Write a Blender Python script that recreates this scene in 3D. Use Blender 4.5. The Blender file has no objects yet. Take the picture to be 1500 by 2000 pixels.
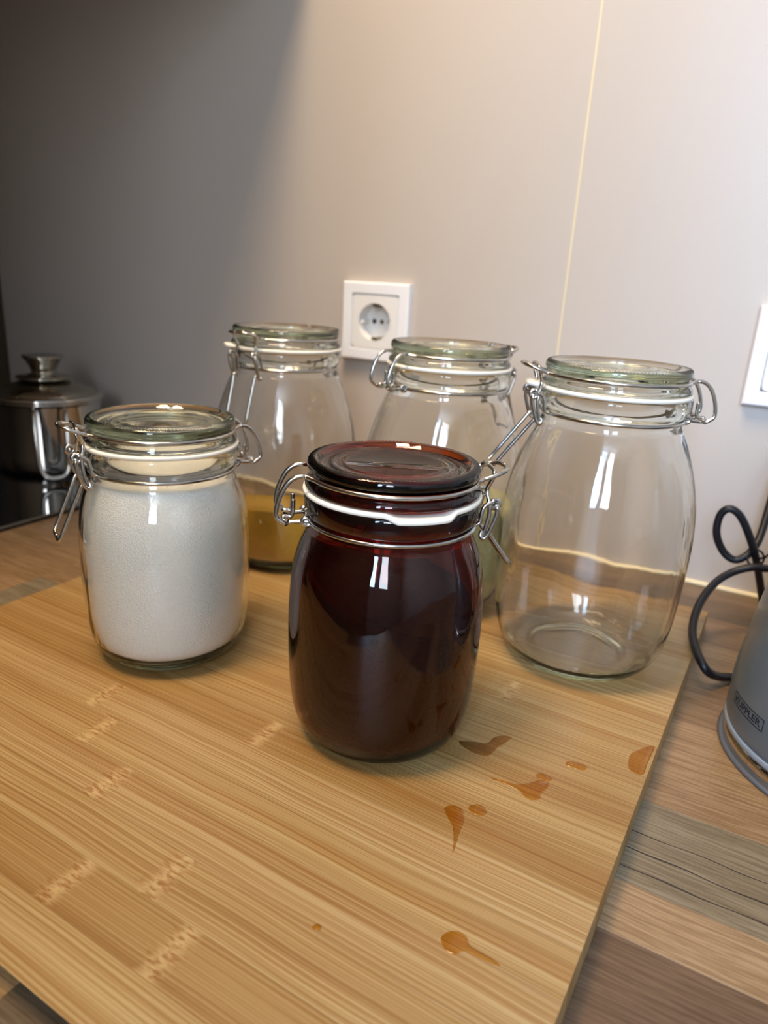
import bpy, math, random
from mathutils import Vector, Matrix, noise as mnoise
random.seed(7)
S = bpy.context.scene
C = S.collection
PI = math.pi
R = math.radians

# ------------------------------------------------------------------ camera
cam_d = bpy.data.cameras.new('camera'); cam = bpy.data.objects.new('camera', cam_d); C.objects.link(cam)
YAW, PITCH, ROLL, FPX = 0.49726, 1.25455, 0.05754, 1381.4
cam.matrix_world = Matrix.Translation((0.2227, -0.6857, 0.2555)) @ (Matrix.Rotation(YAW, 4, 'Z') @ Matrix.Rotation(PITCH, 4, 'X') @ Matrix.Rotation(ROLL, 4, 'Z'))
cam_d.sensor_fit = 'VERTICAL'; cam_d.sensor_height = 36.0; cam_d.lens = FPX / 2000 * 36
cam_d.clip_start = 0.01
cam_d.dof.use_dof = True; cam_d.dof.focus_distance = 0.35; cam_d.dof.aperture_fstop = 8.0
S.camera = cam

# ------------------------------------------------------------------ world, lights, exposure
w = bpy.data.worlds.new('world'); S.world = w; w.use_nodes = True
w.node_tree.nodes['Background'].inputs[0].default_value = (0.55, 0.65, 0.8, 1)
w.node_tree.nodes['Background'].inputs[1].default_value = 0.6
S.view_settings.view_transform = 'Standard'; S.view_settings.look = 'None'
S.view_settings.exposure = 0.08; S.view_settings.gamma = 1.0; S.view_settings.use_curve_mapping = False
cy = S.cycles
cy.max_bounces = 14; cy.transmission_bounces = 14; cy.glossy_bounces = 6; cy.diffuse_bounces = 4; cy.transparent_max_bounces = 12
cy.caustics_refractive = True; cy.caustics_reflective = True; cy.blur_glossy = 0.6
cy.sample_clamp_indirect = 16.0; cy.use_denoising = True

def area(name, loc, target, sx, sy, power, col):
    d = bpy.data.lights.new(name, 'AREA'); d.shape = 'RECTANGLE'; d.size = sx; d.size_y = sy
    d.energy = power; d.color = col
    o = bpy.data.objects.new(name, d); C.objects.link(o); o.location = loc
    o.rotation_euler = (Vector(target) - Vector(loc)).to_track_quat('-Z', 'Y').to_euler()
    return o
# daylight through the two casements of the window in the wall behind the camera
area('window_daylight', (0.42, -2.62, 1.04), (0.42, 0, 1.04), 0.42, 1.08, 60, (0.48, 0.68, 1.0))
area('window_daylight', (1.08, -2.62, 1.04), (1.08, 0, 1.04), 0.42, 1.08, 30, (0.80, 0.89, 1.0))
# warm ceiling spots of the kitchen
def bulb(loc, power, r=0.04, col=(1.0, 0.66, 0.34)):
    d = bpy.data.lights.new('ceiling_spot', 'POINT'); d.energy = power; d.color = col; d.shadow_soft_size = r
    o = bpy.data.objects.new('ceiling_spot', d); C.objects.link(o); o.location = loc
def ceiling_panel(loc, target, power, size, spread, col):
    o = area('ceiling_panel', loc, target, size, size, power, col); o.data.spread = R(spread); return o
ceiling_panel((-0.30, -0.80, 1.55), (-0.16, -0.45, 0), 6.6, 0.36, 100, (1.0, 0.73, 0.44))
ceiling_panel((-0.03, -0.50, 1.55), (-0.13, -0.02, 0.5), 2.1, 0.26, 58, (1.0, 0.76, 0.52))

# ------------------------------------------------------------------ node helpers
def mat(name):
    m = bpy.data.materials.new(name); m.use_nodes = True
    nt = m.node_tree; nt.nodes.clear()
    out = nt.nodes.new('ShaderNodeOutputMaterial')
    return m, nt, out
def N(nt, t, **kw):
    n = nt.nodes.new(t)
    for k, v in kw.items():
        if k.startswith('i_'):
            key = k[2:]; key = int(key) if key.isdigit() else key.replace('_', ' ')
            n.inputs[key].default_value = v
        else: setattr(n, k, v)
    return n
def L(nt, a, b): nt.links.new(a, b)
def pr(name, col, rough=0.5, metal=0.0, coat=0.0, spec=0.5, bump=None, var=0.0, varscale=30):
    m, nt, out = mat(name)
    b = N(nt, 'ShaderNodeBsdfPrincipled'); b.inputs['Roughness'].default_value = rough
    b.inputs['Metallic'].default_value = metal; b.inputs['Coat Weight'].default_value = coat
    b.inputs['Specular IOR Level'].default_value = spec
    b.inputs['Base Color'].default_value = (*col, 1)
    L(nt, b.outputs[0], out.inputs[0])
    tc = N(nt, 'ShaderNodeTexCoord')
    if var:
        n = N(nt, 'ShaderNodeTexNoise', i_Scale=varscale, i_Detail=4.0); L(nt, tc.outputs['Object'], n.inputs['Vector'])
        mx = N(nt, 'ShaderNodeMix', data_type='RGBA', blend_type='MIX')
        mx.inputs[6].default_value = (*[c*(1-var) for c in col], 1); mx.inputs[7].default_value = (*[min(1, c*(1+var)) for c in col], 1)
        L(nt, n.outputs[0], mx.inputs[0]); L(nt, mx.outputs[2], b.inputs['Base Color'])
    if bump:
        sc, st, dist = bump
        n = N(nt, 'ShaderNodeTexNoise', i_Scale=sc, i_Detail=3.0); L(nt, tc.outputs['Object'], n.inputs['Vector'])
        bp = N(nt, 'ShaderNodeBump', i_Strength=st, i_Distance=dist); L(nt, n.outputs[0], bp.inputs['Height']); L(nt, bp.outputs[0], b.inputs['Normal'])
    return m
def srgb(h):
    h = h.lstrip('#'); o = []
    for i in (0, 2, 4):
        c = int(h[i:i+2], 16) / 255; o.append(c/12.92 if c <= 0.04045 else ((c+0.055)/1.055)**2.4)
    return tuple(o)

def glass(name, acol, dens, rough=0.0, ior=1.48, wavy=0.0):
    m, nt, out = mat(name)
    g = N(nt, 'ShaderNodeBsdfGlass', i_IOR=ior, i_Roughness=rough)
    g.inputs['Color'].default_value = (1, 1, 1, 1)
    L(nt, g.outputs[0], out.inputs[0])
    v = N(nt, 'ShaderNodeVolumeAbsorption', i_Density=dens); v.inputs['Color'].default_value = (*acol, 1)
    L(nt, v.outputs[0], out.inputs['Volume'])
    if wavy:
        tc = N(nt, 'ShaderNodeTexCoord'); mp = N(nt, 'ShaderNodeMapping'); mp.inputs['Scale'].default_value = (60, 60, 14)
        L(nt, tc.outputs['Object'], mp.inputs[0])
        n = N(nt, 'ShaderNodeTexNoise', i_Scale=1.0, i_Detail=2.0); L(nt, mp.outputs[0], n.inputs['Vector'])
        bp = N(nt, 'ShaderNodeBump', i_Strength=wavy, i_Distance=0.001); L(nt, n.outputs[0], bp.inputs['Height']); L(nt, bp.outputs[0], g.inputs['Normal'])
    return m

M_CLEAR = glass('clear_glass', (0.64, 0.73, 0.56), 30, wavy=0.35)
M_LID = glass('clear_lid_glass', (0.66, 0.74, 0.58), 26)
M_AMBER = glass('amber_glass', (0.80, 0.40, 0.12), 1650, wavy=0.3)
M_AMBER_LID = glass('amber_lid_glass', (0.80, 0.42, 0.12), 620)
M_WIRE = pr('steel_wire', (0.50, 0.48, 0.45), 0.2, 1.0)
M_RUBBER = pr('white_rubber', srgb('#efeade'), 0.45, bump=(900, 0.1, 0.0005))
M_WHITE = pr('white_plastic', (0.84, 0.85, 0.88), 0.3)
M_WHITE2 = pr('warm_white_plastic', (0.80, 0.79, 0.77), 0.35)
M_HOLE = pr('socket_hole', (0.01, 0.01, 0.01), 0.5)
M_CONTACT = pr('brass_contact', (0.35, 0.30, 0.2), 0.35, 1.0)
M_BLACKGL = pr('black_ceramic_glass', (0.004, 0.004, 0.005), 0.04, 0, 0.3)
M_STEEL = pr('polished_steel', (0.60, 0.57, 0.53), 0.07, 1.0)
M_STEELLID = pr('steel_lid', (0.42, 0.39, 0.33), 0.09, 1.0)
M_CABLE = pr('black_cable', (0.005, 0.005, 0.007), 0.42, spec=0.35)
M_KETTLE = pr('grey_enamel', srgb('#5d656b'), 0.33, 0.25, 0.3)
M_KRIM = pr('grey_rim', srgb('#8d98a3'), 0.25, 0.4)
M_KBASE = pr('dark_base_ring', srgb('#55585e'), 0.35, 0.2)
M_MIRROR = pr('polished_band', (0.66, 0.62, 0.56), 0.05, 1.0)
M_PRINT = pr('black_print', (0.008, 0.010, 0.014), 0.5)
M_CREAM = pr('cream_sealant', srgb('#d9cba6'), 0.5)
M_PAINT = pr('room_paint', (0.62, 0.58, 0.52), 0.8)
M_PAINT2 = pr('low_bounce_taupe', (0.26, 0.24, 0.21), 0.6)  # darkened so the unseen walls bounce less fill onto the left
M_DARKWOOD = pr('dark_brown_panel', (0.05, 0.032, 0.016), 0.45, var=0.3, varscale=12)

def wall_mat():
    m, nt, out = mat('taupe_wall_laminate')
    b = N(nt, 'ShaderNodeBsdfPrincipled'); b.inputs['Roughness'].default_value = 0.42
    b.inputs['Base Color'].default_value = (*srgb('#b9b0a7'), 1)
    tc = N(nt, 'ShaderNodeTexCoord')
    n = N(nt, 'ShaderNodeTexNoise', i_Scale=420.0, i_Detail=2.0); L(nt, tc.outputs['Object'], n.inputs['Vector'])
    bp = N(nt, 'ShaderNodeBump', i_Strength=0.08, i_Distance=0.0006); L(nt, n.outputs[0], bp.inputs['Height']); L(nt, bp.outputs[0], b.inputs['Normal'])
    n2 = N(nt, 'ShaderNodeTexNoise', i_Scale=5.0, i_Detail=3.0); L(nt, tc.outputs['Object'], n2.inputs['Vector'])
    mx = N(nt, 'ShaderNodeMix', data_type='RGBA'); mx.inputs[6].default_value = (*srgb('#b6ada4'), 1); mx.inputs[7].default_value = (*srgb('#bcb3aa'), 1)
    L(nt, n2.outputs[0], mx.inputs[0]); L(nt, mx.outputs[2], b.inputs['Base Color'])
    L(nt, b.outputs[0], out.inputs[0]); return m
M_WALL = wall_mat()

def grain_mat(name, fine_dark, attr, fibre=(3.0, 520.0), band=(1.2, 55.0), rough=0.4, knots=False, contrast=1.0, bumpst=0.15):
    """wood: base colour from the object's own property, fibres along X, optional bamboo knuckles"""
    m, nt, out = mat(name)
    b = N(nt, 'ShaderNodeBsdfPrincipled'); b.inputs['Roughness'].default_value = rough
    L(nt, b.outputs[0], out.inputs[0])
    a = N(nt, 'ShaderNodeAttribute', attribute_type='OBJECT', attribute_name=attr)
    tc = N(nt, 'ShaderNodeTexCoord'); oi = N(nt, 'ShaderNodeObjectInfo')
    off = N(nt, 'ShaderNodeVectorMath', operation='SCALE'); off.inputs[3].default_value = 7.0
    cmb = N(nt, 'ShaderNodeCombineXYZ'); L(nt, oi.outputs['Random'], cmb.inputs[0]); L(nt, oi.outputs['Random'], cmb.inputs[1]); L(nt, cmb.outputs[0], off.inputs[0])
    add = N(nt, 'ShaderNodeVectorMath', operation='ADD'); L(nt, tc.outputs['Object'], add.inputs[0]); L(nt, off.outputs[0], add.inputs[1])
    # slight waviness of the fibres
    wn = N(nt, 'ShaderNodeTexNoise', i_Scale=9.0, i_Detail=1.0); L(nt, add.outputs[0], wn.inputs['Vector'])
    ws = N(nt, 'ShaderNodeVectorMath', operation='MULTIPLY_ADD'); ws.inputs[1].default_value = (0, 0.006, 0)
    L(nt, wn.outputs['Color'], ws.inputs[0]); L(nt, add.outputs[0], ws.inputs[2])
    def stretched(sx, sy, detail=4.0):
        mp = N(nt, 'ShaderNodeMapping'); mp.inputs['Scale'].default_value = (sx, sy, 1.0); L(nt, ws.outputs[0], mp.inputs[0])
        n = N(nt, 'ShaderNodeTexNoise', i_Scale=1.0, i_Detail=detail); n.inputs['Roughness'].default_value = 0.6
        L(nt, mp.outputs[0], n.inputs['Vector']); return n.outputs[0]
    f1 = stretched(fibre[0], fibre[1]); f2 = stretched(band[0], band[1], 3.0); f3 = stretched(fibre[0]*4, fibre[1]*2.2, 2.0)
    def ramp(src, p0, p1, c0, c1):
        r = N(nt, 'ShaderNodeMapRange', interpolation_type='SMOOTHSTEP'); r.inputs[1].default_value = p0; r.inputs[2].default_value = p1
        r.inputs[3].default_value = c0; r.inputs[4].default_value = c1; L(nt, src, r.inputs[0]); return r.outputs[0]
    r1 = ramp(f1, 0.40, 0.60, 0.0, 0.68*contrast); r2 = ramp(f2, 0.35, 0.68, 0.0, 0.42*contrast); r3 = ramp(f3, 0.52, 0.68, 0.0, 0.35*contrast)
    col = a.outputs['Color']
    for r in (r1, r2, r3):
        mx = N(nt, 'ShaderNodeMix', data_type='RGBA', blend_type='MULTIPLY'); mx.inputs[7].default_value = (*fine_dark, 1)
        L(nt, r, mx.inputs[0]); L(nt, col, mx.inputs[6]); col = mx.outputs[2]
    hgt = f1
    if knots:
        # occasional orange-brown streaks running the length of a strip
        f4 = stretched(1.0, 75.0, 2.0); r4 = ramp(f4, 0.55, 0.74, 0.0, 0.6)
        mx = N(nt, 'ShaderNodeMix', data_type='RGBA', blend_type='MULTIPLY'); mx.inputs[7].default_value = (0.75, 0.53, 0.27, 1)
        L(nt, r4, mx.inputs[0]); L(nt, col, mx.inputs[6]); col = mx.outputs[2]
        # a knuckle is a ragged band across the strip, at the strip's own 'knuckle_a/b' positions
        sx = N(nt, 'ShaderNodeSeparateXYZ'); L(nt, tc.outputs['Object'], sx.inputs[0])
        kn = N(nt, 'ShaderNodeTexNoise', i_Scale=420.0, i_Detail=3.0); mpk = N(nt, 'ShaderNodeMapping'); mpk.inputs['Scale'].default_value = (0.45, 1.5, 1)
        L(nt, tc.outputs['Object'], mpk.inputs[0]); L(nt, mpk.outputs[0], kn.inputs['Vector'])
        tot = None
        for an in ('knuckle_a', 'knuckle_b'):
            at = N(nt, 'ShaderNodeAttribute', attribute_type='OBJECT', attribute_name=an)
            d = N(nt, 'ShaderNodeMath', operation='SUBTRACT'); L(nt, sx.outputs[0], d.inputs[0]); L(nt, at.outputs['Fac'], d.inputs[1])
            ab = N(nt, 'ShaderNodeMath', operation='ABSOLUTE'); L(nt, d.outputs[0], ab.inputs[0])
            nz = N(nt, 'ShaderNodeMath', operation='MULTIPLY_ADD', i_1=0.016, i_2=-0.008); L(nt, kn.outputs[0], nz.inputs[0])
            ad = N(nt, 'ShaderNodeMath', operation='ADD'); L(nt, ab.outputs[0], ad.inputs[0]); L(nt, nz.outputs[0], ad.inputs[1])
            mr = N(nt, 'ShaderNodeMapRange', interpolation_type='SMOOTHSTEP'); mr.inputs[1].default_value = 0.0075; mr.inputs[2].default_value = 0.0015
            mr.inputs[3].default_value = 0.0; mr.inputs[4].default_value = 1.0; L(nt, ad.outputs[0], mr.inputs[0])
            if tot is None: tot = mr.outputs[0]
            else:
                mm = N(nt, 'ShaderNodeMath', operation='MAXIMUM'); L(nt, tot, mm.inputs[0]); L(nt, mr.outputs[0], mm.inputs[1]); tot = mm.outputs[0]
        rk = N(nt, 'ShaderNodeValToRGB'); rk.color_ramp.elements[0].position = 0.36; rk.color_ramp.elements[0].color = (0.22, 0.09, 0.02, 1)
        rk.color_ramp.elements[1].position = 0.56; rk.color_ramp.elements[1].color = (0.50, 0.36, 0.17, 1); L(nt, kn.outputs[0], rk.inputs[0])
        mk = N(nt, 'ShaderNodeMix', data_type='RGBA'); L(nt, col, mk.inputs[6]); L(nt, rk.outputs[0], mk.inputs[7])
        tk = N(nt, 'ShaderNodeMath', operation='MULTIPLY', i_1=0.6); L(nt, tot, tk.inputs[0]); L(nt, tk.outputs[0], mk.inputs[0]); col = mk.outputs[2]
        hk = N(nt, 'ShaderNodeMath', operation='MULTIPLY'); L(nt, tot, hk.inputs[0]); L(nt, kn.outputs[0], hk.inputs[1])
        hs = N(nt, 'ShaderNodeMath', operation='MULTIPLY_ADD', i_1=2.5); L(nt, hk.outputs[0], hs.inputs[0]); L(nt, f1, hs.inputs[2]); hgt = hs.outputs[0]
    L(nt, col, b.inputs['Base Color'])
    bp = N(nt, 'ShaderNodeBump', i_Strength=bumpst, i_Distance=0.0008); L(nt, hgt, bp.inputs['Height']); L(nt, bp.outputs[0], b.inputs['Normal'])
    return m
M_BAMBOO = grain_mat('bamboo', (0.62, 0.43, 0.21), 'wood_color', fibre=(2.5, 900.0), band=(1.3, 85.0), rough=0.42, knots=True, contrast=1.0)
M_PLANK = grain_mat('wood_effect_laminate', (0.50, 0.41, 0.31), 'wood_color', fibre=(26.0, 620.0), band=(6.0, 110.0), rough=0.38, contrast=0.9, bumpst=0.2)

def granular(name, col, col2, scale, bump, rough=0.6, spark=0.0, sss=0.0):
    m, nt, out = mat(name)
    b = N(nt, 'ShaderNodeBsdfPrincipled'); b.inputs['Roughness'].default_value = rough
    if sss:
        b.inputs['Subsurface Weight'].default_value = sss; b.inputs['Subsurface Radius'].default_value = (0.006, 0.006, 0.006); b.inputs['Subsurface Scale'].default_value = 1.0
    L(nt, b.outputs[0], out.inputs[0])
    tc = N(nt, 'ShaderNodeTexCoord')
    v = N(nt, 'ShaderNodeTexVoronoi', i_Scale=scale); L(nt, tc.outputs['Object'], v.inputs['Vector'])
    n = N(nt, 'ShaderNodeTexNoise', i_Scale=45.0, i_Detail=5.0); L(nt, tc.outputs['Object'], n.inputs['Vector'])
    s = N(nt, 'ShaderNodeSeparateColor'); L(nt, v.outputs['Color'], s.inputs[0])
    av = N(nt, 'ShaderNodeMath', operation='MULTIPLY_ADD', i_1=0.5); L(nt, s.outputs[0], av.inputs[0])
    hf = N(nt, 'ShaderNodeMath', operation='MULTIPLY', i_1=0.5); L(nt, n.outputs[0], hf.inputs[0]); L(nt, hf.outputs[0], av.inputs[2])
    mx = N(nt, 'ShaderNodeMix', data_type='RGBA'); mx.inputs[6].default_value = (*col, 1); mx.inputs[7].default_value = (*col2, 1)
    L(nt, av.outputs[0], mx.inputs[0]); L(nt, mx.outputs[2], b.inputs['Base Color'])
    bp = N(nt, 'ShaderNodeBump', i_Strength=bump, i_Distance=0.0008); L(nt, v.outputs['Distance'], bp.inputs['Height']); L(nt, bp.outputs[0], b.inputs['Normal'])
    return m
M_SUGAR = granular('white_sugar', (0.95, 0.92, 0.84), (1.0, 0.98, 0.93), 1100, 0.6, 0.28)
M_MEAL = granular('yellow_meal', srgb('#c9961e'), srgb('#dcb040'), 1100, 0.4)
M_GRAIN = granular('pale_grain', srgb('#c2b878'), srgb('#ddd4a0'), 620, 0.6)
M_BROWN = granular('dark_brown_contents', srgb('#1c0c05'), srgb('#2a140a'), 500, 0.4)

def stain_mat():
    m, nt, out = mat('amber_liquid')
    t = N(nt, 'ShaderNodeBsdfTransparent'); t.inputs[0].default_value = (0.975, 0.83, 0.44, 1)
    g = N(nt, 'ShaderNodeBsdfGlossy', i_Roughness=0.12); g.inputs['Color'].default_value = (1, 1, 1, 1)
    fr = N(nt, 'ShaderNodeFresnel', i_IOR=1.35)
    mx = N(nt, 'ShaderNodeMixShader'); L(nt, fr.outputs[0], mx.inputs[0]); L(nt, t.outputs[0], mx.inputs[1]); L(nt, g.outputs[0], mx.inputs[2])
    L(nt, mx.outputs[0], out.inputs[0]); return m
M_STAIN = stain_mat()

# ------------------------------------------------------------------ mesh helpers
def mesh(name, vs, fs, m=None, parent=None, smooth=True, link=True):
    me = bpy.data.meshes.new(name); me.from_pydata([tuple(v) for v in vs], [], fs); me.update()
    if smooth: me.polygons.foreach_set('use_smooth', [True]*len(me.polygons))
    if m: me.materials.append(m)
    o = bpy.data.objects.new(name, me)
    if link: C.objects.link(o)
    if parent: o.parent = parent
    return o
def thing(name, label, cat, loc=(0, 0, 0), rz=0.0, group=None, kind=None):
    o = bpy.data.objects.new(name, None); C.objects.link(o); o.location = loc; o.rotation_euler = (0, 0, rz)
    o.empty_display_size = 0.02
    return tag(o, label, cat, group, kind)
def tag(o, label=None, cat=None, group=None, kind=None):
    if label: o['label'] = label
    if cat: o['category'] = cat
    if group: o['group'] = group
    if kind: o['kind'] = kind
    return o
def lathe(name, prof, m, parent=None, seg=128, wob=None, closed=False, center=(0, 0)):
    """prof: list of (r,z); r==0 makes a pole. closed joins last to first."""
    vs, fs, rings = [], [], []
    for k, (r, z) in enumerate(prof):
        if r < 1e-7: rings.append([len(vs)]); vs.append((center[0], center[1], z)); continue
        ring = []
        for i in range(seg):
            a = 2*PI*i/seg; rr, zz = (wob(k, i, r, z, a) if wob else (r, z))
            ring.append(len(vs)); vs.append((center[0]+rr*math.cos(a), center[1]+rr*math.sin(a), zz))
        rings.append(ring)
    pairs = list(zip(rings, rings[1:])) + ([(rings[-1], rings[0])] if closed else [])
    for a, b in pairs:
        for i in range(seg):
            j = (i+1) % seg
            if len(a) == 1 and len(b) == 1: continue
            if len(a) == 1: fs.append((a[0], b[j], b[i]))
            elif len(b) == 1: fs.append((a[i], a[j], b[0]))
            else: fs.append((a[i], a[j], b[j], b[i]))
    o = mesh(name, vs, fs, m, parent)
    return o
def catmull(P, n=6, closed=False):
    P = [Vector(p) for p in P]; out = []; N_ = len(P)
    rng = range(N_) if closed else range(N_-1)
    for i in rng:
        if closed: p0, p1, p2, p3 = P[i-1], P[i], P[(i+1) % N_], P[(i+2) % N_]
        else: p0, p1, p2, p3 = P[max(i-1, 0)], P[i], P[i+1], P[min(i+2, N_-1)]
        for k in range(n):
            t = k/n
            out.append(0.5*((2*p1)+(-p0+p2)*t+(2*p0-5*p1+4*p2-p3)*t*t+(-p0+3*p1-3*p2+p3)*t**3))
    if not closed: out.append(P[-1])
    return out
def tube_geo(paths, r, sides=10):
    vs, fs = [], []
    for pts, closed in paths:
        n = len(pts); base = len(vs); up = None
        for i, p in enumerate(pts):
            a = pts[i-1] if (i or closed) else p; b = pts[(i+1) % n] if (i < n-1 or closed) else p
            t = (b-a)
            if t.length < 1e-9: t = Vector((0, 0, 1))
            t.normalize()
            if up is None:
                up = t.orthogonal().normalized()
            else:
                up = (up - t*up.dot(t))
                up = up.normalized() if up.length > 1e-6 else t.orthogonal().normalized()
            s = t.cross(up)
            for k in range(sides):
                q = 2*PI*k/sides; vs.append(p + (up*math.cos(q)+s*math.sin(q))*r)
        for i in range(n if closed else n-1):
            i2 = (i+1) % n; sh = 0
            if closed and i == n-1:   # match the twist at the seam
                best = min(range(sides), key=lambda s_: (vs[base+i*sides]-vs[base+s_]).length); sh = best
            for k in range(sides):
                k2 = (k+1) % sides
                fs.append((base+i*sides+k, base+i*sides+k2, base+i2*sides+(k2+sh) % sides, base+i2*sides+(k+sh) % sides))
        if not closed:
            fs.append(tuple(base+k for k in range(sides))[::-1]); fs.append(tuple(base+(n-1)*sides+k for k in range(sides)))
    return vs, fs
def tube(name, paths, r, m, parent=None, sides=10):
    vs, fs = tube_geo(paths, r, sides); return mesh(name, vs, fs, m, parent)
def box(name, x0, x1, y0, y1, z0, z1, m, parent=None, bev=0.0, smooth=False):
    if bev <= 0:
        vs = [(x, y, z) for z in (z0, z1) for x, y in ((x0, y0), (x1, y0), (x1, y1), (x0, y1))]
        fs = [(3, 2, 1, 0), (4, 5, 6, 7), (0, 1, 5, 4), (1, 2, 6, 5), (2, 3, 7, 6), (3, 0, 4, 7)]
        return mesh(name, vs, fs, m, parent, smooth)
    vs = []                                                             # chamfered top edge
    for z, b in ((z0, 0), (z1-bev, 0), (z1, bev)):
        vs += [(x0+b, y0+b, z), (x1-b, y0+b, z), (x1-b, y1-b, z), (x0+b, y1-b, z)]
    fs = [(3, 2, 1, 0), (8, 9, 10, 11)]
    for k in (0, 4):
        for i in range(4): j = (i+1) % 4; fs.append((k+i, k+j, k+4+j, k+4+i))
    return mesh(name, vs, fs, m, parent, smooth)

# ------------------------------------------------------------------ room shell
st = lambda o: tag(o, kind='structure')
ZF, ZC = -0.90, 1.60
XL, XR, YF = -1.9, 2.3, -2.7
st(box('floor', XL, XR, YF, 0.06, ZF-0.05, ZF, pr('floor_tile', (0.30, 0.27, 0.23), 0.5, var=0.1)))
st(box('ceiling', XL, XR, YF, 0.06, ZC, ZC+0.05, pr('ceiling_paint', (0.75, 0.73, 0.70), 0.9)))
st(box('wall_left', XL-0.06, XL, YF, 0.06, ZF, ZC, M_PAINT2))
st(box('wall_right', XR, XR+0.06, YF, 0.06, ZF, ZC, M_PAINT))
# front wall with a window opening, built from four pieces of one mesh
def wall_with_opening():
    vs, fs = [], []
    def b(x0, x1, z0, z1):
        k = len(vs)
        vs.extend([(x, y, z) for z in (z0, z1) for x, y in ((x0, YF-0.1), (x1, YF-0.1), (x1, YF+0.0), (x0, YF+0.0))])
        fs.extend([tuple(k+i for i in f) for f in ((3, 2, 1, 0), (4, 5, 6, 7), (0, 1, 5, 4), (1, 2, 6, 5), (2, 3, 7, 6), (3, 0, 4, 7))])
    b(XL, 0.12, ZF, ZC); b(1.38, XR, ZF, ZC); b(0.12, 1.38, ZF, 0.48); b(0.12, 1.38, 1.58, ZC)
    return mesh('wall_far', vs, fs, M_PAINT, None, False)
st(wall_with_opening())
# unseen partition, added to keep window light off the left of the back wall
st(box('wall_blocker', XL, 0.215, -1.42, -1.32, ZF, ZC, M_PAINT2))
# assumed cooker hood above the frame, unseen, sized to shade the upper left wall
st(box('hood_shade_block', -0.82, -0.26, -0.50, -0.001, 0.59, ZC, M_PAINT))

# back wall: two laminate splashback panels meeting at a pale joint
wb = st(box('wall_back', XL, XR, 0.024, 0.06, ZF, ZC, M_PAINT))
SEAM = 0.0294
def holed_panel(x0, x1, cx, cz, hh=0.026):
    vs, fs = [], []
    def q(xa, xb, za, zb, y0=0.0, y1=0.004):
        k = len(vs)
        vs.extend([(x, y, z) for z in (za, zb) for x, y in ((xa, y0), (xb, y0), (xb, y1), (xa, y1))])
        fs.extend([tuple(k+i for i in f) for f in ((3, 2, 1, 0), (4, 5, 6, 7), (0, 1, 5, 4), (1, 2, 6, 5), (2, 3, 7, 6), (3, 0, 4, 7))])
    z0, z1 = -0.02, ZC
    q(x0, cx-hh, z0, z1); q(cx+hh, x1, z0, z1); q(cx-hh, cx+hh, z0, cz-hh); q(cx-hh, cx+hh, cz+hh, z1)
    return mesh('wall_panel', vs, fs, M_WALL, wb, False)
holed_panel(XL, SEAM-0.0008, -0.211+0.0405, 0.1717+0.0405)
holed_panel(SEAM+0.0008, XR, 0.1954+0.0405, 0.1717+0.0405)
box('joint_strip', SEAM-0.0008, SEAM+0.0008, -0.0004, 0.004, 0.0, ZC, M_CREAM, wb)
# sealant bead where the wall meets the worktop
bead = [Vector((x, -0.0012, 0.0012)) for x in (-0.9, -0.3, 0.3, 0.9, 1.5)]
st(tube('trim_1', [(bead, False)], 0.0026, M_CREAM, None, 10))

# ------------------------------------------------------------------ worktop of wood-effect planks
wt = thing('worktop', 'wood effect kitchen worktop in mixed brown planks under everything', 'worktop', (0, 0, 0))
box('core', -0.82, 1.3, -0.66, -0.0001, -0.038, -0.0012, pr('chipboard', (0.35, 0.27, 0.18), 0.8), wt)
YB = [-0.0001, -0.0335, -0.0740, -0.1260, -0.1900, -0.2500, -0.3100, -0.3400, -0.4022, -0.4330, -0.4960, -0.5580, -0.6600]
PC = ['#75614a', '#695845', '#81694f', '#957d5d', '#896f50', '#967b5a', '#8f7454', '#7e735e', '#9b8262', '#6a543f', '#826b50', '#665a4b']
XJ = [[0.35], [-0.1, 0.7], [0.12, 0.55], [-0.35, 0.5], [-0.25, 0.42], [-0.295, 0.6], [-0.295, 0.44], [-0.293, 0.7], [-0.293, 0.52], [-0.29, 0.40], [-0.1, 0.75], [0.02, 0.5]]
alt = ['#8f7456', '#775f48', '#957b5a', '#81674e', '#a58962', '#7b6350']
for k in range(12):
    xs = [-0.82] + XJ[k] + [1.3]
    for j in range(len(xs)-1):
        pl = box('plank', -(xs[j+1]-xs[j])/2, (xs[j+1]-xs[j])/2, YB[k+1]-YB[k], 0, -0.0012, 0, M_PLANK, wt, bev=0.00015)
        pl.location = ((xs[j]+xs[j+1])/2, YB[k], 0)
        covers = xs[j] <= 0.2 <= xs[j+1] or xs[j] <= 0.22 <= xs[j+1]
        col = PC[k] if covers else ('#927757' if xs[j+1] < -0.2 and k > 3 else alt[(k*2+j) % 6])
        if k in (5, 6, 7, 8, 9) and -0.3 <= xs[j] < -0.2 and not covers: col = '#765e48'
        pl['wood_color'] = srgb(col)
# dark printed cracks in the grey-brown plank right of the board
ckm = pr('printed_crack', (0.030, 0.020, 0.016), 0.5)
def crack(y, amp, wd, x0=0.19, x1=0.5, sd=0):
    vs, fs = [], []
    n = 60
    for i in range(n+1):
        x = x0+(x1-x0)*i/n; yy = y + amp*math.sin(i*0.21+sd) + 0.0004*math.sin(i*0.9+sd)
        ww = wd*(0.55+0.45*math.sin(i*0.37+sd*2)**2)
        vs += [(x, yy-ww, 0.00006), (x, yy+ww, 0.00006)]
    for i in range(n): fs.append((2*i, 2*i+2, 2*i+3, 2*i+1))
    return vs, fs
for (y, amp, wd, sd) in ((-0.3672, 0.0007, 0.00035, 0.2), (-0.3800, 0.0008, 0.00055, 1.4), (-0.3925, 0.0005, 0.00050, 2.6)):
    vs, fs = crack(y, amp, wd, sd=sd)
    mesh('grain_crack', vs, fs, ckm, wt)

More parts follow.
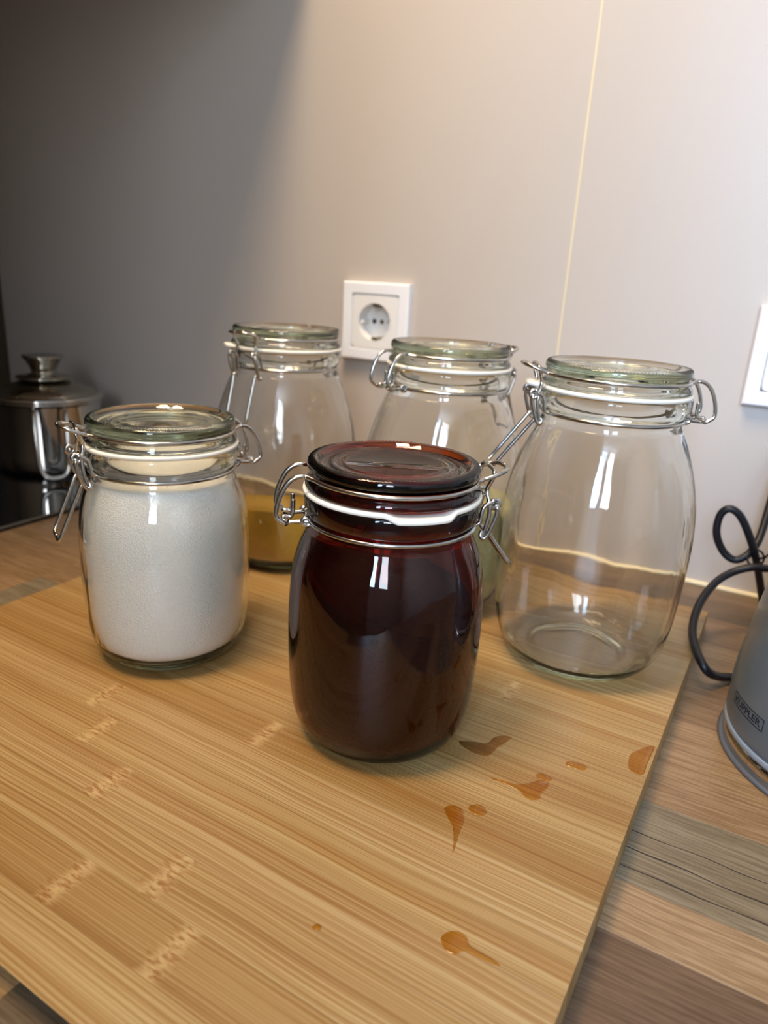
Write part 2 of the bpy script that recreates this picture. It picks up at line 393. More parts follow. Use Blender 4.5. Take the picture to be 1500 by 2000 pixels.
# ------------------------------------------------------------------ bamboo board of glued strips
BT = 0.0175; BL, BD, BR = 0.436, 0.483, R(-1.3)
br_corner = Vector((0.2075, -0.1035))
rot = Matrix.Rotation(BR, 2)
bc = br_corner - rot @ Vector((BL/2, BD/2))
board = thing('cutting_board', 'large pale bamboo cutting board marked with amber drips, under the jars', 'cutting board', (bc.x, bc.y, 0), BR)
KN = [(-0.0846, -0.4562), (-0.0609, -0.4762), (-0.0225, -0.4974), (0.0159, -0.429), (0.0109, -0.5366), (0.0426, -0.5162), (0.0686, -0.5572), (0.113, -0.3113)]
NS = 20; sw = BD/NS
kn_by = {}
for p in KN:
    q = Matrix.Rotation(-BR, 2) @ (Vector(p)-bc)
    kn_by.setdefault(int((q.y+BD/2)/sw), []).append(q.x)
cols = ['#a68e61', '#a1885b', '#a89066', '#9e8355', '#a48b5d', '#9c8152', '#a68e62']
strip0 = None
def strip_mesh():
    o = box('strip', -BL/2, BL/2, -sw/2+0.00003, sw/2-0.00003, 0.0004, BT, M_BAMBOO, None, bev=0.00012)
    return o
for k in range(NS):
    if k == 0:
        s_ = strip_mesh()
        for v in s_.data.vertices:                                      # front edge undercut as a finger grip
            if v.co.y < 0 and v.co.z < 0.005: v.co.y += 0.009
    elif strip0 is None: s_ = strip0 = strip_mesh()
    else: s_ = strip0.copy(); C.objects.link(s_)
    s_.parent = board; s_.location = (0, -BD/2+sw*(k+0.5), 0)
    s_['wood_color'] = srgb(cols[(k*3+k//4) % 7])
    kk = kn_by.get(k, []); rk = random.uniform(-0.2, 0.2)
    s_['knuckle_a'] = float(kk[0]) if kk else 9.0
    s_['knuckle_b'] = float(kk[1]) if len(kk) > 1 else 9.0

# liquid drips on the board (irregular thin puddles)
ST = {
'a':([(0.1076, -0.3719), (0.1208, -0.3652), (0.1224, -0.3576), (0.1267, -0.353), (0.131, -0.3523), (0.1292, -0.3596), (0.1272, -0.3663), (0.1263, -0.3731), (0.1238, -0.3764), (0.1148, -0.3761)], 'amber puddle with a curved point right beside the brown glass jar'),
'b':([(0.1626, -0.3567), (0.164, -0.3547), (0.1674, -0.354), (0.1713, -0.3534), (0.1736, -0.3548), (0.1721, -0.3583), (0.1679, -0.3591), (0.1638, -0.3589)], 'small oblong amber drop on the board, nearest the edge puddle'),
'c':([(0.1336, -0.3904), (0.1404, -0.3901), (0.1465, -0.3879), (0.1517, -0.3835), (0.1555, -0.3783), (0.16, -0.3781), (0.1604, -0.3815), (0.159, -0.3878), (0.1597, -0.3917), (0.1568, -0.3949), (0.1528, -0.3945), (0.1492, -0.392), (0.1422, -0.3912), (0.1355, -0.3915)], 'long amber splash with a thin tail pointing left toward the brown jar'),
'c2':([(0.1524, -0.3747), (0.155, -0.3725), (0.1584, -0.3731), (0.1609, -0.3743), (0.1595, -0.3766), (0.1561, -0.3779), (0.1533, -0.3774)], 'faint little amber spot just above the long tailed splash'),
'd':([(0.1225, -0.4236), (0.1253, -0.4197), (0.1292, -0.4192), (0.1325, -0.4227), (0.1343, -0.4279), (0.1351, -0.4339), (0.1367, -0.4421), (0.1377, -0.4477), (0.1346, -0.4398), (0.131, -0.4328), (0.1268, -0.4288)], 'amber drip tapering to a point toward the front of the board'),
'e':([(0.132, -0.4165), (0.1345, -0.4129), (0.1377, -0.4124), (0.1404, -0.4144), (0.1406, -0.4175), (0.138, -0.4196), (0.1344, -0.4191)], 'round amber drop right beside the head of the tapering drip'),
'f':([(0.1907, -0.3308), (0.1930, -0.3254), (0.1960, -0.3200), (0.1995, -0.3150), (0.2012, -0.3150), (0.2008, -0.3250), (0.2003, -0.3350), (0.1999, -0.3440), (0.1961, -0.3449), (0.1924, -0.3424)], 'amber puddle cut off by the right edge of the bamboo board'),
'g':([(0.1511, -0.4881), (0.1524, -0.4847), (0.1553, -0.4826), (0.159, -0.4826), (0.1611, -0.485), (0.1636, -0.486), (0.1736, -0.4867), (0.1737, -0.4881), (0.1658, -0.4887), (0.1608, -0.4893), (0.1586, -0.4924), (0.1548, -0.4923), (0.1525, -0.4906)], 'frontmost large round amber drop with a short streak to its right'),
'h':([(0.1068, -0.5108), (0.1078, -0.5088), (0.1098, -0.5089), (0.1102, -0.5108), (0.1084, -0.5117)], 'tiny amber dot alone near the front of the board')}
for key, (poly, lab) in ST.items():
    cx = sum(p[0] for p in poly)/len(poly); cy_ = sum(p[1] for p in poly)/len(poly)
    ring = catmull([(p[0]-cx, p[1]-cy_, 0) for p in poly], 4, True)
    if sum(a.x*b.y-b.x*a.y for a, b in zip(ring, ring[1:]+ring[:1])) < 0: ring.reverse()
    vs, fs = [], []
    for sc, z in ((1.0, 0.0), (0.93, 0.00022), (0.7, 0.00036), (0.35, 0.0004)):
        for p in ring: vs.append((p.x*sc, p.y*sc, z))
    n = len(ring)
    for a in range(3):
        for i in range(n): j = (i+1) % n; fs.append((a*n+i, a*n+j, (a+1)*n+j, (a+1)*n+i))
    vs.append((0, 0, 0.0004))
    for i in range(n): fs.append((3*n+i, 3*n+(i+1) % n, 4*n))
    o = mesh('liquid_drop', vs, fs, M_STAIN); o.location = (cx, cy_, BT+0.00005)
    tag(o, lab, 'drop', 'amber drips on the bamboo board')

# ------------------------------------------------------------------ swing-top jars (all lengths in mm, scaled at the end)
mm = 0.001
def interp(prof, z):
    for (r0, z0), (r1, z1) in zip(prof, prof[1:]):
        if z0 <= z <= z1 and z1 > z0: return r0+(r1-r0)*(z-z0)/(z1-z0)
    return prof[-1][0]
def smooth_prof(P, n=4):
    return [(p.x, p.y) for p in catmull([(a, b, 0) for a, b in P], n)]
OUT_S = [(35.5, 0.6), (38.8, 1.6), (43.2, 5), (46.8, 11), (49.3, 20), (50.8, 34), (51.5, 50), (51.7, 66), (51.4, 80), (50.5, 92), (48.8, 101), (46.6, 108), (44.2, 113.5), (42.6, 117)]
OUT_L = [(38.5, 0.6), (42.5, 1.8), (47.5, 5.5), (51.5, 11), (55.2, 20), (57.8, 33), (59.4, 50), (60.4, 68), (60.9, 84), (60.5, 98), (59.2, 111), (57.0, 123), (53.8, 135), (50.0, 146), (46.6, 154.5), (43.2, 161)]
def jar_body(H, large):
    base = OUT_L if large else OUT_S
    o = smooth_prof(base, 4)
    zN = H-37
    neck = [(42.2, zN+3), (42.4, zN+4.6), (41.8, zN+6), (42.4, zN+7.6), (43.6, zN+9), (44.5, zN+11), (44.6, zN+17), (44.2, zN+18.6), (43.0, zN+19.3)]
    outer = [(0, 3.2), (12, 3.0), (26, 2.4), (31, 1.2), (33.5, 0.3)] + o + neck
    th = 2.1
    inn = [(max(r-th, 0), z) for r, z in o if z > 12]
    ineck = [(39.6, zN+2), (39.3, zN+8), (39.3, zN+17), (39.8, zN+18.8), (40.6, zN+19.3)]
    r12 = inn[0][0]
    bottom = [(0, 8.2), (14, 8.0), (26, 7.6), (32, 7.2), (r12-7.5, 7.8), (r12-3.0, 9.6), (r12-0.9, 11.6)]
    inner = bottom + inn + ineck
    return outer, inner
def build_jar(name_loc, H, large, label, ga, la, hinge_az, lever_tip, amber=False, tab=None, group=None, seed=0):
    root = thing('storage_jar', label, 'jar', name_loc, 0, group)
    outer, inner = jar_body(H, large)
    prof = outer + inner[::-1]
    no = len(outer)
    sd = seed*13.7
    def wob(k, i, r, z, a):
        if k < no or z < 12 or z > H-40: return r*mm, z*mm
        n = mnoise.noise(Vector((math.cos(a)*2.2+sd, math.sin(a)*2.2, z*0.028)))
        return (r + 0.5*n)*mm, z*mm
    P = [(r, z) for r, z in prof]
    lathe('glass_body', P, M_AMBER if amber else M_CLEAR, root, 144, lambda k, i, r, z, a: (wob(k, i, r, z, a)))
    for v in root.children[-1].data.vertices:
        if abs(v.co.x) < 1e-9 and abs(v.co.y) < 1e-9: v.co.z *= mm
    # ---- lid: solid pressed glass with knurled rim and stepped centre
    lid = [(0, H-3.0), (24.0, H-3.0), (24.7, H-2.5), (25.4, H-3.0), (30.2, H-3.2), (31.0, H-2.6), (31.8, H-3.2), (35.4, H-3.6), (37.0, H-2.6), (38.2, H-0.8), (39.6, H-0.1), (41.0, H-0.1),
           (42.3, H-0.7), (43.2, H-1.8), (43.5, H-3.6), (43.1, H-5.2), (42.0, H-6.2), (41.4, H-7.4), (41.5, H-9.0), (42.5, H-10.2), (43.6, H-11.2), (44.4, H-12.4), (44.5, H-14.2), (43.6, H-14.9),
           (38.6, H-15.0), (38.0, H-16.5), (37.0, H-18.6), (35.4, H-18.8), (34.6, H-16.5), (33.8, H-11), (31.5, H-8.4), (26, H-7.6), (12, H-7.4), (0, H-7.4)]
    lid = lid[::-1]; kn = {len(lid)-12, len(lid)-13}
    def wl(k, i, r, z, a):
        if k in kn: return (r-(0.6 if i % 2 else -0.15))*mm, (z-(0.5 if i % 2 else -0.2))*mm
        return r*mm, z*mm
    lo = lathe('lid', lid, M_AMBER_LID if amber else M_LID, root, 260, wl)
    for v in lo.data.vertices:
        if abs(v.co.x) < 1e-9 and abs(v.co.y) < 1e-9: v.co.z *= mm
    # ---- rubber gasket with its pull tab
    gp = [(39.5, H-17.6), (44.2, H-17.7), (45.2, H-17.3), (45.4, H-16.3), (45.2, H-15.3), (44.2, H-15.0), (39.5, H-15.05)]
    def wg(k, i, r, z, a):
        if tab is not None and r > 43:
            d = abs((a-tab[0]+PI) % (2*PI)-PI); hw = tab[1]
            if d < hw*1.5:
                e = 1.0 if d < hw*0.75 else max(0.0, 0.5+0.5*math.cos(PI*min(1, (d-hw*0.75)/(hw*0.5))))
                r = r + tab[2]*e*(1 if r > 44.6 else 0.86); z = z + tab[3]*e
        return r*mm, z*mm
    lathe('gasket', gp, M_RUBBER, root, 200, wg, closed=True)
    # ---- wires. local frame: u outwards toward hinge (c= +1) or clasp (c=-1), w tangential
    ha = hinge_az
    U = Vector((math.cos(ha), math.sin(ha), 0)); Wv = Vector((-math.sin(ha), math.cos(ha), 0))
    def P3(u, w_, z): return (U*u + Wv*w_)*mm + Vector((0, 0, (H+z)*mm))
    def arc(r, z, a0, a1, n=40):
        return [P3(r*math.cos(a0+(a1-a0)*i/n), r*math.sin(a0+(a1-a0)*i/n), z) for i in range(n+1)]
    aw = math.asin(11.5/43.0); an = math.asin(11.0/43.0)
    paths = []
    hw = 11.5
    for s in (1, -1):
        # ring from hinge side round to the nose
        ring = arc(43.0, -8.0, s*(aw+0.10), s*(PI-an-0.08), 44)
        hin = [(53.2, s*(hw-4.2), -30.6), (53.6, s*(hw-1.5), -31.4), (54.6, s*hw, -30.8), (58.2, s*hw, -28.0), (58.4, s*hw, -23.5), (56.4, s*hw, -16.5), (53.0, s*hw, -10.5), (48.8, s*hw, -7.4), (44.6, s*hw, -7.0)]
        hin = [P3(*q) for q in hin]
        nose = [P3(-44.2, s*11.0, -7.4), P3(-49.5, s*11.0, -5.6), P3(-54.5, s*9.6, -3.8), P3(-57.2, s*6.0, -3.2), P3(-58.0, 0, -3.0)]
        path = catmull(hin, 5) + catmull([hin[-1], ring[0]], 3)[1:-1] + ring + catmull([ring[-1], nose[0]], 3)[1:-1] + catmull(nose, 5)
        paths.append((path, False))
    tube('bail_wire', paths, 1.2*mm, M_WIRE, root)
    # neck wire: ring + hinge arms with turned-up ends + clasp arms rising to coils
    paths = [(arc(42.9, -31.0, 0, 2*PI, 96)[:-1], True)]
    for s in (1, -1):
        arm = [P3(40.5, s*9.0, -31.2), P3(43.5, s*8.2, -31.0), P3(47, s*7.6, -31.2), P3(52.5, s*7.4, -31.6), P3(55.0, s*6.4, -31.0), P3(54.6, s*5.2, -29.4), P3(51.8, s*5.0, -29.6), P3(50.6, s*5.0, -28.2), P3(50.2, s*5.0, -24), P3(50.2, s*5.0, -20.5)]
        paths.append((catmull(arm, 5), False))
        # small collar where the wire end is wrapped round the ring
        cc = P3(43.6, s*8.6, -31.0)
        paths.append(([cc + (U*math.cos(t)*0.2 + Vector((0, 0, 1))*math.cos(t) + U*math.sin(t))*2.0*mm + Wv*s*0.0 for t in [2*PI*i/16 for i in range(16)]], True))
        cl = [P3(-41.6, s*12.5, -31.0), P3(-43.6, s*12.5, -29.5), P3(-44.2, s*12.3, -25), P3(-45.5, s*12.0, -21.2), P3(-48.2, s*11.8, -19.6)]
        coil = [P3(-51.0 - 2.3*math.cos(t)*-1, s*(11.8+0.35*t/PI), -20.2 + 2.3*math.sin(t)) for t in [PI/2 - 2*PI*1.2*i/26 for i in range(27)]]
        paths.append((catmull(cl, 4) + coil, False))
    tube('neck_wire', paths, 1.15*mm, M_WIRE, root)
    # lever: hangs from the coils, eyes at its foot, long handle reaching outward and down
    tu, tz = lever_tip
    paths = []
    for s in (1, -1):
        k = 1
        pth = [P3(-51.0, s*10.0, -20.4), P3(-51.6, s*13.2, -21.2), P3(-51.8, s*13.4, -24.5), P3(-50.4, s*13.4, -30), P3(-48.6, s*13.2, -35), P3(-46.6, s*13.0, -38.0), P3(-44.8, s*12.6, -37.2), P3(-45.2, s*11.8, -35.0), P3(-47.6, s*11.2, -35.0)]
        e0 = Vector((-49.6, -36.6)); tip = Vector((-tu, tz)); d = tip-e0
        hd = [P3(-49.6, s*11.0, -36.6)] + [P3(e0.x+d.x*f, s*(10.8-(0.6*f)), e0.y+d.y*f) for f in (0.15, 0.4, 0.7, 0.93)] + [P3(tip.x, s*7.6, tip.y), P3(tip.x, 0, tip.y)]
        paths.append((catmull(pth + hd, 5), False))
    tube('clasp_lever', paths, 1.15*mm, M_WIRE, root)
    # link: closed loop over the nose down to the lever's eyes
    half = [(-49.5, 0, -3.0), (-49.8, 6.5, -3.2), (-49.5, 10.0, -4.2), (-48.6, 11.0, -7.0), (-47.2, 9.4, -11.5), (-46.8, 9.2, -14.0), (-47.8, 11.2, -19.0), (-48.3, 12.0, -25), (-47.4, 12.2, -31), (-46.0, 12.0, -35.8)]
    paths = [(catmull([P3(a, s*b_, c_) for a, b_, c_ in half], 5), False) for s in (1, -1)]
    tube('clasp_link', paths, 1.1*mm, M_WIRE, root)
    return root
# lathe() works in its own units, so let profiles be scaled by the wobble callbacks (mm -> m)

def fill(name, jar_loc, H, large, top, m, label, cat, seed=0, z0=8.6, gap=0.35, bumpy=0.6, loose=None):
    """heap of granular contents shaped by the jar's inner wall; top(x,y) in mm gives the surface height"""
    _, inner = jar_body(H, large)
    inn = [(0, 8.2)] + [p for p in inner[1:] if p[1] < H-20]
    seg, nz, nr = 96, 26, 16
    vs, fs = [], []
    vs.append((0, 0, z0*mm))
    rows = []
    zb = 11.6
    low = [(interp(inn, zb)-7.5, z0+0.1), (interp(inn, zb)-2.8, 10.2)]
    for (r, z) in low:
        row = []
        for i in range(seg):
            a = 2*PI*i/seg; row.append(len(vs)); vs.append(((r-gap)*math.cos(a)*mm, (r-gap)*math.sin(a)*mm, z*mm))
        rows.append(row)
    tops = []
    for i in range(seg):
        a = 2*PI*i/seg; tops.append(top(45*math.cos(a), 45*math.sin(a)))
    for k in range(nz+1):
        row = []
        for i in range(seg):
            a = 2*PI*i/seg; z = zb + (tops[i]-zb)*k/nz
            r = interp(inn, z) - gap - 0.28
            if loose is not None:
                d = abs((a-loose+PI) % (2*PI)-PI); r -= 1.3*max(0.0, math.cos(min(d*1.6, PI/2)))
            row.append(len(vs)); vs.append((r*math.cos(a)*mm, r*math.sin(a)*mm, z*mm))
        rows.append(row)
    edge = [Vector(vs[j]) for j in rows[-1]]
    for k in range(1, nr):
        f = 1-k/nr; row = []
        for i in range(seg):
            p = edge[i]; x, y = p.x*f, p.y*f
            z = (top(x/mm, y/mm))*(1-f**6) + p.z/mm*f**6
            z += bumpy*mnoise.noise(Vector((x*140+seed, y*140, seed)))*(1-f**6)
            row.append(len(vs)); vs.append((x, y, z*mm))
        rows.append(row)
    for i in range(seg): fs.append((0, rows[0][(i+1) % seg], rows[0][i]))
    for a, b in zip(rows, rows[1:]):
        for i in range(seg): j = (i+1) % seg; fs.append((a[i], a[j], b[j], b[i]))
    c = len(vs); vs.append((0, 0, top(0, 0)*mm))
    for i in range(seg): fs.append((rows[-1][i], rows[-1][(i+1) % seg], c))
    o = mesh(name, vs, fs, m); o.location = jar_loc
    return tag(o, label, cat, kind='stuff')

JA = (-0.0984, -0.3815, BT); JB = (0.0613, -0.3806, BT); JC = (-0.138, -0.2059, BT); JD = (0.0085, -0.2043, BT); JE = (0.1336, -0.2329, BT)
camp = Vector((0.2227, -0.6857))
def az(j, deg_from_right):
    """world azimuth of a direction measured in the view of jar j: 0 = image right, +90 = away from camera"""
    v = Vector((j[0], j[1])) - camp; away = math.atan2(v.y, v.x)
    return away - PI/2 + R(deg_from_right)
H1, H2 = 153.8, 198.0
build_jar(JA, H1, False, 'short clear swing-top jar full of white sugar, front left on the board', 0, 0, az(JA, 14), (63.5, -69), seed=1)
build_jar(JB, H1, False, 'short brown amber glass swing-top jar at the centre front', 0, 0, az(JB, 180+10), (63, -54), amber=True, tab=(az(JB, -70), 0.34, 1.8, -2.2), seed=2)
build_jar(JC, H2, True, 'tall clear jar with yellow meal in it, behind the sugar jar', 0, 0, az(JC, 50), (60, -72), tab=(az(JC, 192), 0.16, 4.5, 0.8), group='tall clear swing-top jars', seed=3)
build_jar(JD, H2, True, 'tall clear jar of pale grain standing behind the brown jar, below the left socket', 0, 0, az(JD, 180+36), (60, -64), group='tall clear swing-top jars', seed=4)
build_jar(JE, H2, True, 'tall empty clear jar at the right end of the row', 0, 0, az(JE, 16), (72, -68), tab=(az(JE, 190), 0.17, 9, 1.2), group='tall clear swing-top jars', seed=5)

fill('sugar', JA, H1, False, lambda x, y: 115.5 + 0.03*x - 0.02*y, M_SUGAR, 'white granulated sugar filling the short clear jar to the neck', 'sugar', 1, loose=az(JA, 8))
def slope(j, zl, zr, zback=0):
    a = az(j, 0); c, s = math.cos(a), math.sin(a)
    return lambda x, y: (zl+zr)/2 + (zr-zl)/2*(x*c+y*s)/45 + zback*(-x*s+y*c)/45
fill('brown_powder', JB, H1, False, slope(JB, 104, 72, 4), M_BROWN, 'dark brown contents sloping inside the short amber jar', 'powder', 2)
fill('yellow_meal', JC, H2, True, slope(JC, 50, 44, -10), M_MEAL, 'coarse yellow meal filling the lower third of the rear left jar', 'meal', 3)
fill('pale_grain', JD, H2, True, slope(JD, 80, 84, -2), M_GRAIN, 'pale yellow green grain half filling the jar behind the brown one', 'grain', 4)

# ------------------------------------------------------------------ wall sockets
def socket(x0, z0, label):
    s = 0.081; cx, cz = x0+s/2, z0+s/2
    root = thing('wall_socket', label, 'socket', (cx, 0, cz))
    def plate(name, h, y0, y1, hole_r, m, parent, b=0.0012, seg=64):
        # square frame/plate facing -Y with an optional round hole
        vs, fs = [], []
        def sq(hh, y):
            st_ = len(vs)
            for i in range(seg):
                a = 2*PI*i/seg + PI/4; c, s_ = math.cos(a), math.sin(a); k = max(abs(c), abs(s_)); q = min(1/k, 1.36)
                vs.append((hh*c*q, y, hh*s_*q))
            return st_
        def ci(r, y):
            st_ = len(vs)
            for i in range(seg): a = 2*PI*i/seg + PI/4; vs.append((r*math.cos(a), y, r*math.sin(a)))
            return st_
        rings = [sq(h, y0), sq(h, y1+b), sq(h-b, y1), ci(hole_r, y1), ci(hole_r, y0)]
        for a, b_ in zip(rings, rings[1:]):
            for i in range(seg): j = (i+1) % seg; fs.append((a+i, a+j, b_+j, b_+i))
        return mesh(name, vs, fs, m, parent, False)
    fr_in = 0.0285
    # outer frame with a square opening
    def frame():
        vs, fs = [], []
        for h, y in ((s/2, 0), (s/2, -0.0075), (s/2-0.0015, -0.009), (fr_in+0.0006, -0.009), (fr_in, -0.0078), (fr_in, 0)):
            vs.extend([(h, y, h), (-h, y, h), (-h, y, -h), (h, y, -h)])
        for k in range(5):
            for i in range(4): j = (i+1) % 4; fs.append((k*4+i, k*4+j, k*4+4+j, k*4+4+i))
        return mesh('frame', vs, fs, M_WHITE, root, False)
    frame()
    plate('faceplate', fr_in-0.0005, 0.0, -0.0082, 0.0196, M_WHITE2, root, 0.0007)
    # round well going into the wall plane (the wall stays behind it)
    vs, fs = [], []; seg = 48
    for r, y in ((0.0196, -0.0082), (0.0194, -0.0070), (0.0191, 0.0080), (0.0186, 0.0092)):
        for i in range(seg): a = 2*PI*i/seg; vs.append((r*math.cos(a), y, r*math.sin(a)))
    vs.append((0, 0.0092, 0))
    for k in range(3):
        for i in range(seg): j = (i+1) % seg; fs.append((k*seg+i, k*seg+j, (k+1)*seg+j, (k+1)*seg+i))
    for i in range(seg): fs.append((3*seg+i, 3*seg+(i+1) % seg, 4*seg))
    well = mesh('socket_well', vs, fs, M_WHITE2, root, False)
    def disc(name, x, z, r, m, y=0.0088, sg=20):
        vs = [(x+r*math.cos(2*PI*i/sg), y, z+r*math.sin(2*PI*i/sg)) for i in range(sg)] + [(x+r*math.cos(2*PI*i/sg), 0.0092, z+r*math.sin(2*PI*i/sg)) for i in range(sg)]
        fs = [tuple(range(sg))] + [(i, i+sg, (i+1) % sg+sg, (i+1) % sg) for i in range(sg)]
        return mesh(name, vs, fs, m, well, False)
    disc('pin_hole', -0.0095, 0, 0.0026, M_HOLE); disc('pin_hole', 0.0095, 0, 0.0026, M_HOLE)
    disc('screw', 0, 0, 0.0024, M_CONTACT)
    for sg in (1, -1):
        box('earth_contact', -0.0032, 0.0032, -0.0070, 0.0090, sg*0.0172-0.0012, sg*0.0172+0.0012, M_CONTACT, well)
        box('guide_rib', sg*0.0170-0.0018, sg*0.0170+0.0018, -0.0040, 0.0090, -0.0022, 0.0022, M_WHITE2, well)
    return root
socket(-0.211, 0.1717, 'white round-pin wall socket between the two rear jars')
socket(0.1954, 0.1717, 'white wall socket cut off at the right edge, above the kettle')

# ------------------------------------------------------------------ hob, pot
hob = tag(box('hob', -0.815, -0.4149, -0.565, -0.055, 0.0, 0.005, M_BLACKGL, None, bev=0.0015), 'black glass hob set in the worktop at the left, under the steel pot', 'hob')
pot = thing('cooking_pot', 'small polished steel cooking pot with glass lid on the black hob', 'pot', (-0.580, -0.115, 0.005), 0)
def lathem(name, prof, m, parent, seg=96, closed=False): return lathe(name, [(r*mm, z*mm) for r, z in prof], m, parent, seg, closed=closed)
lathem('pot_body', [(0, 0.0), (56, 0.0), (60, 1.0), (62.5, 4), (63.5, 9), (64, 20), (64, 84), (64.4, 85.4), (66.6, 86.6), (67.2, 88), (66.4, 89.2), (64.6, 89), (63.0, 87), (62.8, 20), (61, 4), (0, 2.5)], M_STEEL, pot)
lathem('lid_rim', [(62.4, 89.0), (67.6, 89.4), (69.0, 91.2), (68.4, 93.4), (65.0, 94.8), (61.4, 95.2), (60.6, 93.6), (61.5, 91.0)], M_STEEL, pot, closed=True)
plid = lathem('pot_lid', [(0, 112.5), (12, 112), (30, 108), (46, 102), (61, 94.6), (61, 93.0), (46, 100), (30, 106), (12, 110), (0, 110.5)], M_STEELLID, pot)
lathem('lid_knob', [(0, 111), (31, 111.2), (33, 112.8), (31, 114.6), (20, 116), (14.5, 118), (14.2, 120), (16.0, 126), (20.0, 133), (23.4, 136.8), (24, 138.4), (22.8, 139.6), (14, 138.6), (0, 137.6)], M_STEELLID, plid)
ph = R(-34); hu = Vector((math.cos(ph), math.sin(ph), 0)); hv = Vector((-math.sin(ph), math.cos(ph), 0))
hp = [(63.5, 17, 83), (68, 17, 83), (76, 17, 80), (84, 17, 66), (90, 16.5, 40), (94, 15, 18), (96, 9, 9), (96.5, 0, 7), (96, -9, 9), (94, -15, 18), (90, -16.5, 40), (84, -17, 66), (76, -17, 80), (68, -17, 83), (63.5, -17, 83)]
tube('handle', [(catmull([(hu*a+hv*b)*mm+Vector((0, 0, c*mm)) for a, b, c in hp], 5), False)], 3.0*mm, M_STEEL, pot, 12)

# ------------------------------------------------------------------ tall dark unit beyond the hob
tu = tag(box('tall_cabinet', -1.25, -0.823, -0.60, -0.0005, ZF, ZC-0.02, M_DARKWOOD), 'dark brown tall cabinet side at the far left edge beyond the hob', 'cabinet')

# ------------------------------------------------------------------ kettle
KC = (0.305, -0.239)
ket = thing('kettle', 'grey conical electric kettle at the right edge, only its left side in view', 'kettle', (KC[0], KC[1], 0), 0)
lathem('base_ring', [(0, 0), (74, 0), (75.2, 0.6), (75.5, 1.6), (75.0, 2.6), (73.6, 3.0), (0, 3.0)], M_KBASE, ket)
lathem('mirror_band', [(70.2, 3.0), (73.2, 3.0), (72.6, 7.5), (72.0, 12.4), (70.4, 12.6)], M_MIRROR, ket, closed=True)
lathem('body_rim', [(69.5, 12.0), (72.6, 12.2), (74.0, 13.2), (74.1, 15.0), (73.2, 16.2), (71.0, 16.6), (69.5, 16.2)], M_KRIM, ket, closed=True)
KP = [(71.6, 16.4), (73.2, 17.2), (73.7, 20), (73.6, 40), (72.6, 54), (70.8, 68), (68.4, 86), (64.5, 112), (60, 140), (57, 160), (56, 172), (54.5, 176), (0, 180)]
lathem('kettle_body', KP, M_KETTLE, ket)
lathem('kettle_lid', [(0, 178), (50, 178.5), (52, 181), (48, 186), (30, 191), (9, 193), (7, 198), (12, 204), (12, 208), (8, 211), (0, 212)], M_KRIM, ket)
hpts = [Vector((0.052, 0.0, 0.165)), Vector((0.085, 0.0, 0.172)), Vector((0.112, 0, 0.150)), Vector((0.118, 0, 0.10)), Vector((0.105, 0, 0.055)), Vector((0.071, 0, 0.045))]
tube('handle', [(catmull(hpts, 8), False)], 0.009, M_CABLE, ket, 14)
# printed name in its box, wrapped on the cone
def rad(z):
    zz = z/mm
    for (r0, z0), (r1, z1) in zip(KP, KP[1:]):
        if z0 <= zz <= z1: return (r0+(r1-r0)*(zz-z0)/(z1-z0))*mm
    return KP[3][0]*mm
A0, A1, Z0, Z1 = R(-161.5), R(-137.2), 0.0312, 0.0386
def on_cone(u, v, lift=0.00025):
    a = A0+(A1-A0)*u; z = Z0+(Z1-Z0)*v; r = rad(z)+lift
    return (r*math.cos(a), r*math.sin(a), z)
cu = bpy.data.curves.new('lettering', 'FONT'); cu.body = 'KUPPLER'; cu.size = 1.0; cu.resolution_u = 3; cu.offset = 0.012
to = bpy.data.objects.new('lettering_source', cu); C.objects.link(to)
bpy.context.view_layer.update()
dg = bpy.context.evaluated_depsgraph_get(); tm = bpy.data.meshes.new_from_object(to.evaluated_get(dg))
bpy.data.objects.remove(to)
xs = [v.co.x for v in tm.vertices]; ys = [v.co.y for v in tm.vertices]
x0, x1, y0, y1 = min(xs), max(xs), min(ys), max(ys)
for v in tm.vertices:
    v.co = Vector(on_cone(0.07+0.86*(v.co.x-x0)/(x1-x0), 0.22+0.56*(v.co.y-y0)/(y1-y0)))
tm.materials.clear(); tm.materials.append(M_PRINT)
lt = bpy.data.objects.new('lettering', tm); C.objects.link(lt); lt.parent = ket; lt['label'] = 'black printed word KUPPLER'
vs, fs = [], []
def strip_rect(u0, u1, v0, v1, n):
    k = len(vs)
    for i in range(n+1):
        u = u0+(u1-u0)*i/n; vs.append(on_cone(u, v0)); vs.append(on_cone(u, v1))
    for i in range(n): fs.append((k+2*i, k+2*i+2, k+2*i+3, k+2*i+1))
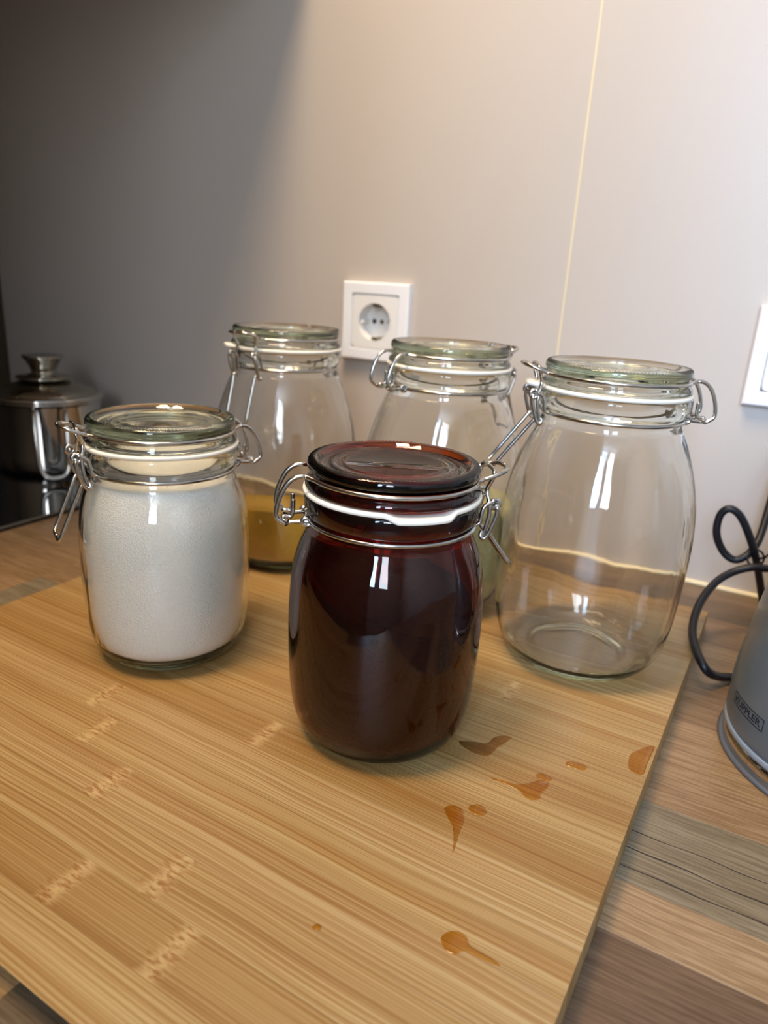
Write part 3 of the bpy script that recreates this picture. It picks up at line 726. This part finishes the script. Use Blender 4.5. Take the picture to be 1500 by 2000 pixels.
strip_rect(0, 1, 0, 0.07, 24); strip_rect(0, 1, 0.93, 1.0, 24); strip_rect(0, 0.016, 0, 1, 1); strip_rect(0.984, 1, 0, 1, 1)
mesh('printed_frame', vs, fs, M_PRINT, ket)
# power cord, tied in loops beside the kettle
def rel(P): return [Vector(p)-Vector((KC[0], KC[1], 0)) for p in P]
big = [(0.262, -0.090, 0.066), (0.2415, -0.097, 0.0613), (0.2309, -0.10, 0.0607), (0.2179, -0.105, 0.0548), (0.2077, -0.1175, 0.047), (0.2013, -0.1375, 0.036), (0.2008, -0.1590, 0.0252), (0.2060, -0.1845, 0.0224), (0.2128, -0.2000, 0.0190), (0.2182, -0.2000, 0.0135), (0.2251, -0.1895, 0.0072), (0.2364, -0.1772, 0.0036), (0.247, -0.186, 0.0036)]
loop = [(0.250, -0.052, 0.0045), (0.2445, -0.062, 0.020), (0.2381, -0.078, 0.0443), (0.2313, -0.088, 0.0658), (0.2228, -0.092, 0.0846), (0.2142, -0.094, 0.098), (0.2062, -0.095, 0.1018), (0.2008, -0.095, 0.0952), (0.2010, -0.095, 0.0804), (0.2080, -0.093, 0.0667), (0.2170, -0.092, 0.0610), (0.2248, -0.090, 0.0655), (0.2300, -0.082, 0.0740), (0.2319, -0.074, 0.0838), (0.2332, -0.062, 0.1025), (0.2345, -0.050, 0.1252), (0.240, -0.03, 0.150), (0.236, -0.016, 0.175)]
cord = tube('power_cord', [(catmull(rel(big), 8), False), (catmull(rel(loop), 8), False)], 0.0030, M_CABLE, ket, 14)
tie = [(Vector((0.2315, -0.092, 0.066))-Vector((KC[0], KC[1], 0))) + Vector((0.0058*math.cos(t), 0.003*math.sin(t), 0.0058*math.sin(t))) for t in [2*PI*i/24 for i in range(24)]]
tie2 = [(Vector((0.2365, -0.094, 0.068))-Vector((KC[0], KC[1], 0))) + v for v in (Vector((-0.004, 0, -0.002)), Vector((0.001, -0.002, 0.001)), Vector((0.005, -0.003, 0.007)))]
tube('cord_tie', [(tie, True), (tie2, False)], 0.0009, M_CABLE, cord, 8)
